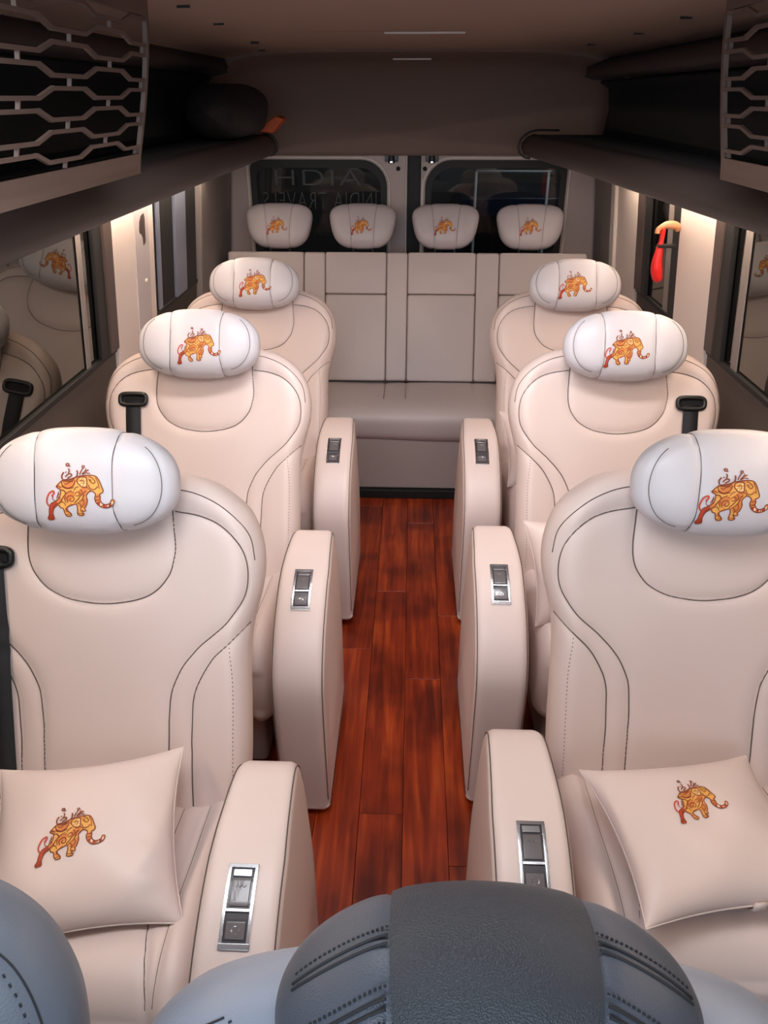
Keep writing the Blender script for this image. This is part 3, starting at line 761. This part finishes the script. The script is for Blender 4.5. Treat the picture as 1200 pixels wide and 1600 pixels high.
w2 = window('window_2', -1, 3.03, 3.71, [(3.03,3.045,RUBBER,0.972), (3.10,3.15,BLUEGREY,0.980), (3.16,3.33,RUBBER,0.982), (3.335,3.50,BLUEGREY,0.972), (3.505,3.68,RUBBER,0.976)])  # bluish bars model vertical stripes reflected in this pane
w3 = window('window_3', 1, -0.9, 2.63, [(2.482,2.555,RUBBER,0.972), (2.558,2.63,BROWNT,0.968), (2.37,2.42,PILLARD,0.984)])  # last grey bar stands for a beige reflection on the pane
w4 = window('window_4', 1, 3.0, 3.59, [(3.0,3.10,RUBBER,0.978), (3.42,3.49,RUBBER,0.974), (3.495,3.59,BROWNT,0.968), (3.13,3.19,PILLARD,0.984)])
# outer skin so no daylight leaks between window and road
# left pillar details: belt height adjuster slot, channel, screw
bar('belt_channel', -1, 0.966, 0.975, 2.80, 2.955, 0.985, 1.56, mat('channel_grey', (196, 188, 190), 0.45), wl, 0.002)
b = MB(); sl = [(2.845,1.350),(2.852,1.378),(2.872,1.396),(2.905,1.402),(2.915,1.385),(2.915,1.305),(2.908,1.296),(2.886,1.290),(2.882,1.318),(2.866,1.334),(2.850,1.338)]
b.prism(sl, -0.9675, -0.9655, lambda p, q, a: (a, p, q)); bevel(b.build('adjuster_slot', BROWNT, wl), 0.0008)
b = MB(); b.tube([(-0.968, 2.895, 1.165), (-0.960, 2.895, 1.165)], 0.008, 12); b.build('cap_screw', PIPE, wl, True)
bar('edge_bead', 1, 0.955, 0.975, 3.965, 3.985, 0.985, 1.56, PIPE, wr, 0.004)
# emergency hammer on the right pillar
hm = empty('emergency_hammer', (0.955, 2.99, 1.34)); tag(hm, 'red emergency hammer with orange head clipped to the right pillar', 'hammer')
b = MB(); P3 = cat([(0.014,0.0,-0.004),(0.008,0.0,0.012),(-0.015,0,0.018),(-0.04,0,0.014),(-0.058,0,0.002),(-0.060,0,-0.012)], 4)
b.tube(P3, [0.008+0.007*math.sin(math.pi*min(1, i/14)) if i < 14 else 0.009 for i in range(len(P3))], 12); b.build('hammer_head', TAN, hm, True)
b = MB(); hp = cat([(-0.040,0.0,0.008),(-0.040,0.0,-0.03),(-0.042,0.0,-0.075),(-0.044,0.0,-0.12),(-0.036,0.0,-0.16),(-0.026,0.0,-0.182)], 5)
b.tube(hp, [float(np.interp(i/(len(hp)-1), [0, .25, .45, .7, .92, 1], [.010, .009, .016, .022, .018, .012])) for i in range(len(hp))], 10); b.build('handle', RED, hm, True)
b = MB(); b.box(-0.052, 0.014, -0.014, 0.014, -0.062, -0.050); bevel(b.build('clip', BLACKP, hm), 0.003)

# the side walls lean in towards the roof
bpy.context.view_layer.update()
for o, sx in ((wl, -1), (w1, -1), (w2, -1), (wr, 1), (w3, 1), (w4, 1)):
    M = Matrix.Rotation(-sx*R(5.5), 3, 'Y'); pv = Vector((sx*0.97, 0, 1.41)); o.rotation_euler = (0, -sx*R(5.5), 0); o.location = pv-M@pv

# ------------------------------------------------------------------ rear doors
def rounded(x0, x1, z0, z1, r_in, inner_right):
    pts = []
    rl, rr = (0.05, r_in) if inner_right else (r_in, 0.05)
    for k in range(9): q = R(90*k/8); pts.append((x1-rr+rr*math.cos(q), z1-rr*0.95+rr*0.95*math.sin(q)))
    for k in range(9): q = R(90+90*k/8); pts.append((x0+rl+rl*math.cos(q), z1-rl*0.95+rl*0.95*math.sin(q)))
    for k in range(5): q = R(180+90*k/4); pts.append((x0+0.04+0.04*math.cos(q), z0+0.04+0.04*math.sin(q)))
    for k in range(5): q = R(270+90*k/4); pts.append((x1-0.04+0.04*math.cos(q), z0+0.04+0.04*math.sin(q)))
    return pts
def rear_door(nm, wn, x0, x1, wx0, wx1, ir):
    YD = 4.40; zt, zb = 1.478, 0.98
    loop = rounded(wx0, wx1, zb, zt, 0.14, ir); n = len(loop)
    # door skin around the window opening
    cx, cz = (wx0+wx1)/2, (zt+zb)/2
    def outer(p):
        dx, dz = p[0]-cx, p[1]-cz; ts = []
        if dx > 0: ts.append((x1-cx)/dx)
        if dx < 0: ts.append((x0-cx)/dx)
        if dz > 0: ts.append((1.56-cz)/dz)
        if dz < 0: ts.append((0.0-cz)/dz)
        t = min(ts); return (cx+dx*t, cz+dz*t)
    # insert corner directions
    V = []; F = []
    L2 = [outer(p) for p in loop]
    for y in (YD, YD+0.03):
        V += [(p[0], y, p[1]) for p in loop]+[(p[0], y, p[1]) for p in L2]
    for i in range(n):
        j = (i+1) % n
        F += [(i, j, n+j, n+i), (2*n+i, 3*n+i, 3*n+j, 2*n+j), (i, 2*n+i, 2*n+j, j), (n+i, n+j, 3*n+j, 3*n+i)]
    d = mk(nm, V, F, DOORP, None, False); fixn(d); d['kind'] = 'structure'
    b = MB(); b.tube([(p[0], YD-0.003, p[1]) for p in rounded(wx0-0.012, wx1+0.012, zb-0.01, zt+0.010, 0.15, ir)], 0.006, 8, closed=True); b.build('piping', PILLAR, d, True)
    # glass, frit and seal
    lo = rounded(wx0+0.002, wx1-0.002, zb, zt-0.002, 0.138, ir)
    b = MB(); b.prism(lo, YD+0.012, YD+0.018, lambda p, q, a: (p, a, q)); g = b.build(wn, REARGLASS); g['kind'] = 'structure'; fixn(g)
    li = rounded(wx0+0.034, wx1-0.034, zb+0.03, zt-0.040, 0.11, ir); V = []; F = []
    for y in (YD-0.001, YD+0.011): V += [(p[0], y, p[1]) for p in lo]+[(p[0], y, p[1]) for p in li]
    for i in range(n):
        j = (i+1) % n
        F += [(i, j, n+j, n+i), (2*n+i, 3*n+i, 3*n+j, 2*n+j), (i, 2*n+i, 2*n+j, j), (n+i, n+j, 3*n+j, 3*n+i)]
    fixn(mk('rubber_seal', V, F, RUBBER, g, False))
    return d, g
dl, gl = rear_door('door_1', 'window_5', -1.03, -0.035, -0.865, -0.138, True)
dr, gr_ = rear_door('door_2', 'window_6', 0.043, 1.03, 0.063, 0.805, False)
mb = MB(); mb.box(-0.06, 0.07, 4.425, 4.45, 0.0, 1.56); S('trim_1', mb, RUBBER)
for x in (-0.036, 0.044):
    b = MB(); b.tube([(x, 4.396, 0.4), (x, 4.396, 1.52)], 0.004, 6); b.build('edge_bead', PILLAR, dl if x < 0 else dr, True)
for x, sg, d in ((-0.115, 1, dl), (0.095, -1, dr)):
    b = MB(); b.tube([(x, 4.385, 1.50), (x, 4.375, 1.463)], [0.022, 0.018], 12); b.box(x-0.034, x+0.034, 4.37, 4.398, 1.470, 1.505)
    q = b.build('door_latch', BLACKP, d); bevel(q, 0.003)
    b = MB(); b.box(x-0.008, x+0.008, 4.355, 4.372, 1.462, 1.474); bevel(b.build('latch_striker', CHROME, d), 0.002)
    b = MB(); b.tube([(x+sg*0.035, 4.401, 1.435), (x+sg*0.035, 4.394, 1.435)], 0.011, 14); b.build('grommet', RUBBER, d, True)
# lettering on the outside of the left rear window, seen from inside
VINYL = mat('window_lettering', (62, 66, 66), 0.6)
def letters(txt, x0, x1, z0, z1, mirrored, parent, off=0.0):
    c = bpy.data.curves.new('lettering', 'FONT'); c.body = txt; c.size = 1; c.offset = off; c.extrude = 0.0; c.space_character = 1.12
    o = bpy.data.objects.new('lettering', c); COL.objects.link(o)
    dg = bpy.context.evaluated_depsgraph_get(); me = bpy.data.meshes.new_from_object(o.evaluated_get(dg))
    bpy.data.objects.remove(o)
    n = len(me.vertices); co = np.empty(n*3); me.vertices.foreach_get('co', co); co = co.reshape(-1, 3)
    mn, mx = co.min(0), co.max(0); s = (co[:, :2]-mn[:2])/(mx[:2]-mn[:2])
    if mirrored: s[:, 0] = 1-s[:, 0]
    out = np.stack([x0+(x1-x0)*s[:, 0], np.full(n, 4.4105), z0+(z1-z0)*s[:, 1]], 1)
    me.vertices.foreach_set('co', out.ravel()); me.materials.append(VINYL); me.update()
    q = bpy.data.objects.new('lettering', me); COL.objects.link(q); q.parent = parent; return q
letters('HDIA', -0.735, -0.275, 1.352, 1.428, False, gl, -0.012)
letters('INDIA TRAVELS', -0.805, -0.195, 1.235, 1.318, True, gl, -0.018)
# outside behind the van: dim garage with a frame modelling reflected pale lines and a dark blue car
OUTW = mat('garage_wall', (88, 82, 76), 0.9, var=0.2, vscale=1.2)
mb = MB(); mb.box(-4, 4, 8.0, 8.1, -0.5, 4); o = mb.build('background_wall', OUTW); tag(o, 'dim garage wall seen through the rear windows', 'wall', kind='structure')
mb = MB(); mb.box(-4, 4, 4.6, 8.1, -0.5, -0.45); o = mb.build('ground', OUTW); tag(o, kind='structure')
fr = empty('reflection_frame', (0.62, 6.0, -0.45)); tag(fr, 'thin white frame built for pale lines reflected in the right rear window', 'reflection')
PW = mat('reflected_white', (235, 235, 230), 0.5)
for a_, b_ in (((-0.17,0,0),(-0.17,0,1.746)), ((0.345,0,0),(0.345,0,1.746)), ((-0.17,0,1.746),(0.36,0,1.746))):
    b = MB(); b.tube([a_, b_], 0.010, 8); b.build('frame_tube', PW, fr, True)
carb = empty('parked_car', (1.0, 6.6, -0.45)); tag(carb, 'dark blue car parked behind the van, seen through the right rear window', 'car')
b = MB(); b.prism(cat([(-0.85,0.25),(-0.88,0.75),(-0.80,0.98),(-0.62,1.42),(-0.5,1.5),(0.5,1.5),(0.62,1.42),(0.80,0.98),(0.88,0.75),(0.85,0.25)], 5), -0.02, 1.2, lambda p, q, a: (p, a, q))
bevel(b.build('car_body', mat('dark_blue_paint', (24, 34, 66), 0.3, coat=0.5), carb), 0.03, 3)
b = MB(); b.prism([(-0.60,1.02),(-0.50,1.38),(0.50,1.38),(0.60,1.02)], -0.03, -0.015, lambda p, q, a: (p, a, q)); b.build('windscreen', SIDEGLASS, carb)
for x in (-0.68, 0.68):
    b = MB(); b.tube([(x, 0.0, 0.28), (x, 0.22, 0.28)], 0.28, 20); b.build('wheel', RUBBER, carb, True)

# ------------------------------------------------------------------ overhead racks
def rack(sx, lipx, YE, bx):
    t = empty('overhead_rack', (0, 0, 1.53)); Z = 1.53
    ys = np.linspace(-0.6, YE, 36)
    def surf(name, prof, m, thick=None):
        V = []; F = []; n = None
        for y in ys:
            P = prof(y); n = len(P); V += [(sx*p[0], y, p[1]-Z) for p in P]
        for i in range(len(ys)-1):
            for j in range(n): F.append((i*n+j, i*n+(j+1) % n, (i+1)*n+(j+1) % n, (i+1)*n+j))
        F.append(tuple(range(n))); F.append(tuple(range((len(ys)-1)*n, len(ys)*n)))
        o = mk(name, V, F, m, t); fixn(o); return o
    def lp(y):
        X = lipx(y)
        return [(X+0.006,1.530),(X-0.012,1.540),(X-0.024,1.560),(X-0.022,1.585),(X-0.004,1.608),(X+0.028,1.622),(X+0.036,1.610),(X+0.014,1.596),(X-0.004,1.578),(X-0.006,1.560),(X+0.008,1.546),(X+0.03,1.541),(X+0.03,1.533)]
    surf('front_lip', lp, RACKL)
    surf('shelf', lambda y: [(lipx(y)+0.034,1.618),(0.935,1.618),(0.935,1.606),(lipx(y)+0.034,1.606)], BLACKF)
    surf('underside', lambda y: [(lipx(y)+0.028,1.541),(0.962,1.500),(0.962,1.492),(lipx(y)+0.028,1.533)], RACKL)
    k = bx-0.925
    surf('back_lining', lambda y: [(0.925+k,1.618),(0.938+k,1.72),(0.925+k,1.80),(0.885+k,1.845-0.3*abs(k)),(0.895+k,1.855-0.3*abs(k)),(0.935+k,1.808),(0.948+k,1.72),(0.935+k,1.618)], BLACKF)
    surf('upper_lip', lambda y: [(0.90+k,1.850+0.2*k),(0.85+k,1.851+0.2*k),(0.825+k,1.862+0.2*k),(0.815+k*0.9,1.88),(0.83,1.915),(0.88,1.900)], RACKL)
    for ya in (YE,):
        b = MB(); b.prism([(0.815+k,1.862+.2*k),(0.85+k,1.849+.2*k),(0.90+k,1.845+.2*k),(0.90+k,1.86+.2*k),(0.84+k,1.875+.2*k)], ya, ya+0.012, lambda p, q, a: (sx*p, a, q-Z)); b.build('lip_end', BLACKP, t)
    # black end strip round the lip
    X = lipx(YE); pts = [(X+0.022,1.526),(X-0.004,1.530),(X-0.024,1.548),(X-0.030,1.572),(X-0.018,1.602),(X+0.012,1.624),(X+0.05,1.632),(X+0.14,1.632)]
    V = []; F = []; C = cat(pts, 4)
    for (px, pz) in C:
        for y in (YE-0.006, YE+0.016): V.append((sx*px, y, pz-Z)); 
    for i in range(len(C)-1): F.append((2*i, 2*i+1, 2*i+3, 2*i+2))
    o = mk('end_strip', V, F, BLACKP, t); o.modifiers.new('s', 'SOLIDIFY').thickness = 0.008
    b = MB(); b.prism([(X+0.02,1.545),(X+0.02,1.615),(0.93,1.615),(0.93,1.505)], YE-0.004, YE+0.006, lambda p, q, a: (sx*p, a, q-Z)); b.build('end_cap', BLACKP, t)
    # lamp strip below the rack, close to the wall
    b = MB(); a_, c_ = sorted((sx*0.895, sx*0.905)); b.box(a_, c_, 0.2, YE-0.1, 1.496-Z, 1.500-Z)
    o = b.build('light_strip', LEDM, t); o['label'] = 'warm glowing light strip'
    # honeycomb-like screen
    return t
LEDM = bpy.data.materials.new('warm_led'); LEDM.use_nodes = True
LEDM.node_tree.nodes['Principled BSDF'].inputs['Emission Color'].default_value = (1.0, 0.78, 0.60, 1)
LEDM.node_tree.nodes['Principled BSDF'].inputs['Emission Strength'].default_value = 92
def grille(t, sx, gx, y1, Z, label):
    """screen of staggered stretched hexagons; gx(z)-> x"""
    MBx = MB(); y0 = y1-1.05; ph = 0.163; nb = 0.0036
    th = 0.006
    def pt(y, z, d): return (sx*(gx(z)+d), y, z-Z)
    def ribbon(P, wd):
        for (ya, za), (yb, zb) in zip(P[:-1], P[1:]):
            L = math.hypot(yb-ya, zb-za); ny, nz = -(zb-za)/L*wd/2, (yb-ya)/L*wd/2
            ey, ez = (yb-ya)/L*wd*0.25, (zb-za)/L*wd*0.25
            c = [(ya-ey+ny, za-ez+nz), (yb+ey+ny, zb+ez+nz), (yb+ey-ny, zb+ez-nz), (ya-ey-ny, za-ez-nz)]
            MBx.prism(c, 0, th, lambda p, q, a: pt(p, q, a))
    zb_, zt_ = 1.672, 1.905; per = 0.0545; rows = 6
    def clampz(z): return max(zb_-0.01, min(zt_, z))
    # each column of necks is half a period (0.1525) apart and staggered by half a row
    for k in range(-1, rows+1):
        for sgn in (1, -1):
            P = []; z0 = 1.651+k*per
            c = 0; y = y1+0.03
            while y > y0-0.1:
                up = (c % 2 == 0)
                # centre of big cell at z0 (c even) or z0+per/2 neck (c odd)
                zz = z0+sgn*(0.0195 if up else 0.0075)
                P += [(y, zz), (y-0.119, zz)]
                y -= ph; c += 1
            # keep inside the frame
            Q = [(max(y0, min(y1, a)), max(zb_, min(zt_-0.004, z))) for a, z in P]
            R2 = [Q[0]]
            for q in Q[1:]:
                if abs(q[0]-R2[-1][0]) > 1e-4 or abs(q[1]-R2[-1][1]) > 1e-4: R2.append(q)
            if len(R2) > 1: ribbon(R2, 0.0056)
        # ties
        c = 0; y = y1+0.03
        while y > y0:
            zc = 1.651+k*per+(per/2 if c % 2 == 0 else 0)
            yy = y-0.0595
            if y0 < yy < y1 and zb_ < zc < zt_: ribbon([(yy, zc-0.0075), (yy, zc+0.0075)], 0.0026)
            y -= ph; c += 1
    # frame
    for ya, yb, za, zb2 in ((y1-0.012, y1, 1.640, 1.945), (y0, y0+0.016, 1.640, 1.945), (y0, y1, 1.638, 1.674), (y0, y1, 1.893, 1.945)):
        n = 10
        for i in range(n):
            q0 = za+(zb2-za)*i/n; q1 = za+(zb2-za)*(i+1)/n
            MBx.prism([(ya, q0), (yb, q0), (yb, q1), (ya, q1)], -0.001, th+0.001, lambda p, q, a: pt(p, q, a))
    o = MBx.build('screen', GRILLE, t); fixn(o); return o
lipL = lambda y: 0.652-0.004*max(0, y-2.5)
_ly = [0.0, 1.57, 2.0, 2.92, 3.85, 4.1]; _lx = [0.705, 0.683, 0.650, 0.590, 0.505, 0.48]
lipR = lambda y: float(np.interp(y, _ly, _lx))
rkL = rack(-1, lipL, 3.84, 0.925); tag(rkL, 'dark overhead luggage rack along the left wall with a honeycomb screen', 'luggage rack')
rkR = rack(1, lipR, 3.84, 0.84); tag(rkR, 'dark overhead luggage rack along the right wall with a honeycomb screen', 'luggage rack')
gz = lambda z: 0.53-0.27*(z-1.65)+1.6*(z-1.65)**2*0.5
grille(rkL, -1, lambda z: 0.528-0.10*math.sin(min(1, max(0, (z-1.65)/0.3))*math.pi/2)*0.55, 1.60, 1.53, '')
grille(rkR, 1, lambda z: 0.552-0.10*math.sin(min(1, max(0, (z-1.65)/0.3))*math.pi/2)*0.45, 1.52, 1.53, '')
# bag on the left rack
bag = empty('travel_bag', (-0.735, 3.45, 1.62)); tag(bag, 'dark soft bag with an orange end lying on the left overhead rack', 'bag')
V = []; F = []; NR = 32; NX = 24
for i in range(NX+1):
    tt = i/NX; y = -0.42+0.80*tt; g = (1-abs(2*tt-1)**3.0)**0.45 if 0 < tt < 1 else 0.02
    for j in range(NR):
        q = 2*math.pi*j/NR; c_, s_ = math.cos(q), math.sin(q)
        V.append((0.125*g*math.copysign(abs(c_)**0.75, c_)+0.004*math.sin(5*q+8*tt), y, 0.098+0.096*g*math.copysign(abs(s_)**0.75, s_)))
for i in range(NX):
    for j in range(NR): F.append((i*NR+j, i*NR+(j+1) % NR, (i+1)*NR+(j+1) % NR, (i+1)*NR+j))
F.append(tuple(range(NR))[::-1]); F.append(tuple(range(NX*NR, (NX+1)*NR)))
fixn(mk('bag_body', V, F, BAGM, bag))
b = MB(); b.prism([(0.02,0.012),(0.13,0.075),(0.165,0.062),(0.11,0.006)], 0.30, 0.42, lambda p, q, a: (p, a, q)); bevel(b.build('orange_flap', ORANGE, bag), 0.006)

# ------------------------------------------------------------------ front cab seats (grey)
def cab_seat(loc, tilt, label, with_head, hs=1.0, us=1.0, name='cab_seat', LM=None):
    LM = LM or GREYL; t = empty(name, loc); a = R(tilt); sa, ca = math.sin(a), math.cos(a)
    fr = lambda u, v, ww: (u, v*hs*sa-ww*ca, 0.42+v*hs*ca+ww*sa)
    hf = [(0.0,0.66),(0.10,0.655),(0.19,0.635),(0.25,0.60),(0.285,0.545),(0.296,0.48),(0.29,0.38),(0.285,0.25),(0.275,0.10),(0.26,0.0),(0.2,-0.03),(0.0,-0.04)]
    hf = [(p[0]*us, p[1]) for p in hf]; o_ = cat(hf, 5); o_ = o_+[(-p[0], p[1]) for p in o_[-2:0:-1]]
    s1 = cat([(0.150,0.655),(0.172,0.60),(0.180,0.5),(0.176,0.3),(0.17,0.0)], 6); s2 = cat([(0.164,0.650),(0.186,0.60),(0.194,0.5),(0.190,0.3),(0.184,0.0)], 6)
    s3 = cat([(0.205,0.618),(0.247,0.590),(0.273,0.543),(0.283,0.48),(0.278,0.38),(0.273,0.25)], 6); s3 = [(p[0]*us, p[1]) for p in s3]
    pd = Pad(o_, 0.06, 0.07, 0.07, [s1, mirror(s1)], 0.012, 0.007)
    bk = pd.mesh('backrest', fr, LM, t, (0, 0.33), NT=240, NR=44)
    pd.seam('seam', fr, [s1, mirror(s1), s2, mirror(s2), s3, mirror(s3)], DARKSEAM, bk, 0.0011)
    off = lambda L, d: [(p[0]+d, p[1]) for p in L]
    pd.stitches('stitching', fr, [off(s1, -0.010), off(mirror(s1), 0.010), off(s2, 0.009), off(mirror(s2), -0.009), off(s3, -0.008), off(mirror(s3), 0.008)], DARKSEAM, bk, 0.006, 0.004, 0.0011)
    b = MB(); b.box(-0.26, 0.26, -0.52, 0.05, 0.30, 0.46); bevel(b.build('seat_cushion', LM, t), 0.05, 5)
    b = MB(); b.box(-0.22, 0.22, -0.48, 0.02, 0.0, 0.30); bevel(b.build('seat_base', BLACKP, t), 0.02, 3)
    if with_head:
        hb = Bolster(0.190, 0.115, 0.095, nx=2.15, m=2.3, xs=0.083, bow=0.008, endseam=False)
        fh = lambda x, z, y: fr(x, 0.648+z, 0.055+y)
        h = hb.mesh('headrest', fh, MGREYL, t, NX=100, NR=80)
        # dark grain centre panel sits just proud of the shell
        V = []; F = []; NX, NR = 30, 80
        for i in range(NX+1):
            for j in range(NR):
                q = 2*math.pi*j/NR; cq, sq = math.cos(q), math.sin(q)
                z0 = 0.115*math.copysign(abs(sq)**(2/2.3), sq); xm = 0.0815+0.008*0.8*(z0/0.115)**2; xx = xm*(2*i/NX-1)
                g = hb.g(xx); ed = 1-abs(2*i/NX-1); k = 1+0.012*min(1, ed*8)-0.004
                V.append(fh(xx, z0*g*k, 0.095*g*k*math.copysign(abs(cq)**(2/2.3), cq)))
        for i in range(NX):
            for j in range(NR): F.append((i*NR+j, (i+1)*NR+j, (i+1)*NR+(j+1) % NR, i*NR+(j+1) % NR))
        c = mk('centre_panel', V, F, DGREYL, h); fixn(c); c['label'] = 'darker grained leather centre panel'
        hb.seams('seam', fh, DARKSEAM, h, 0.0013)
        mb = MB()
        def rp(x, q, l=0.0006):
            g = hb.g(x); sq, cq = math.sin(q), math.cos(q); k = 1+l/0.1
            return fh(x, 0.115*g*k*math.copysign(abs(sq)**(2/2.3), sq), 0.095*g*k*math.copysign(abs(cq)**(2/2.3), cq))
        for sg in (-1, 1):
            for (qa, qb, dash) in ((84, 72, 1), (79, 64, 0), (74, 58, 0), (52, 22, 1), (46, 15, 0), (41, 10, 0), (35, 4, 1)):
                pts = [rp(sg*(0.089+0.082*k/40), R(qa+(qb-qa)*(k/40)**1.3)) for k in range(41)]
                if dash:
                    for k in range(0, 40, 2): mb.tube(pts[k:k+2], 0.0011, 4)
                else: mb.tube(pts, 0.0014, 5)
        mb.build('stitching', DARKSEAM, h, True)['kind'] = 'stuff'
        for x in (-0.06, 0.06):
            mb = MB(); mb.tube([fr(x, 0.58, -0.01), fr(x, 0.63, 0.03)], 0.007, 8); mb.build('headrest_post', CHROME, t, True)
    tag(t, label, 'seat'); return t
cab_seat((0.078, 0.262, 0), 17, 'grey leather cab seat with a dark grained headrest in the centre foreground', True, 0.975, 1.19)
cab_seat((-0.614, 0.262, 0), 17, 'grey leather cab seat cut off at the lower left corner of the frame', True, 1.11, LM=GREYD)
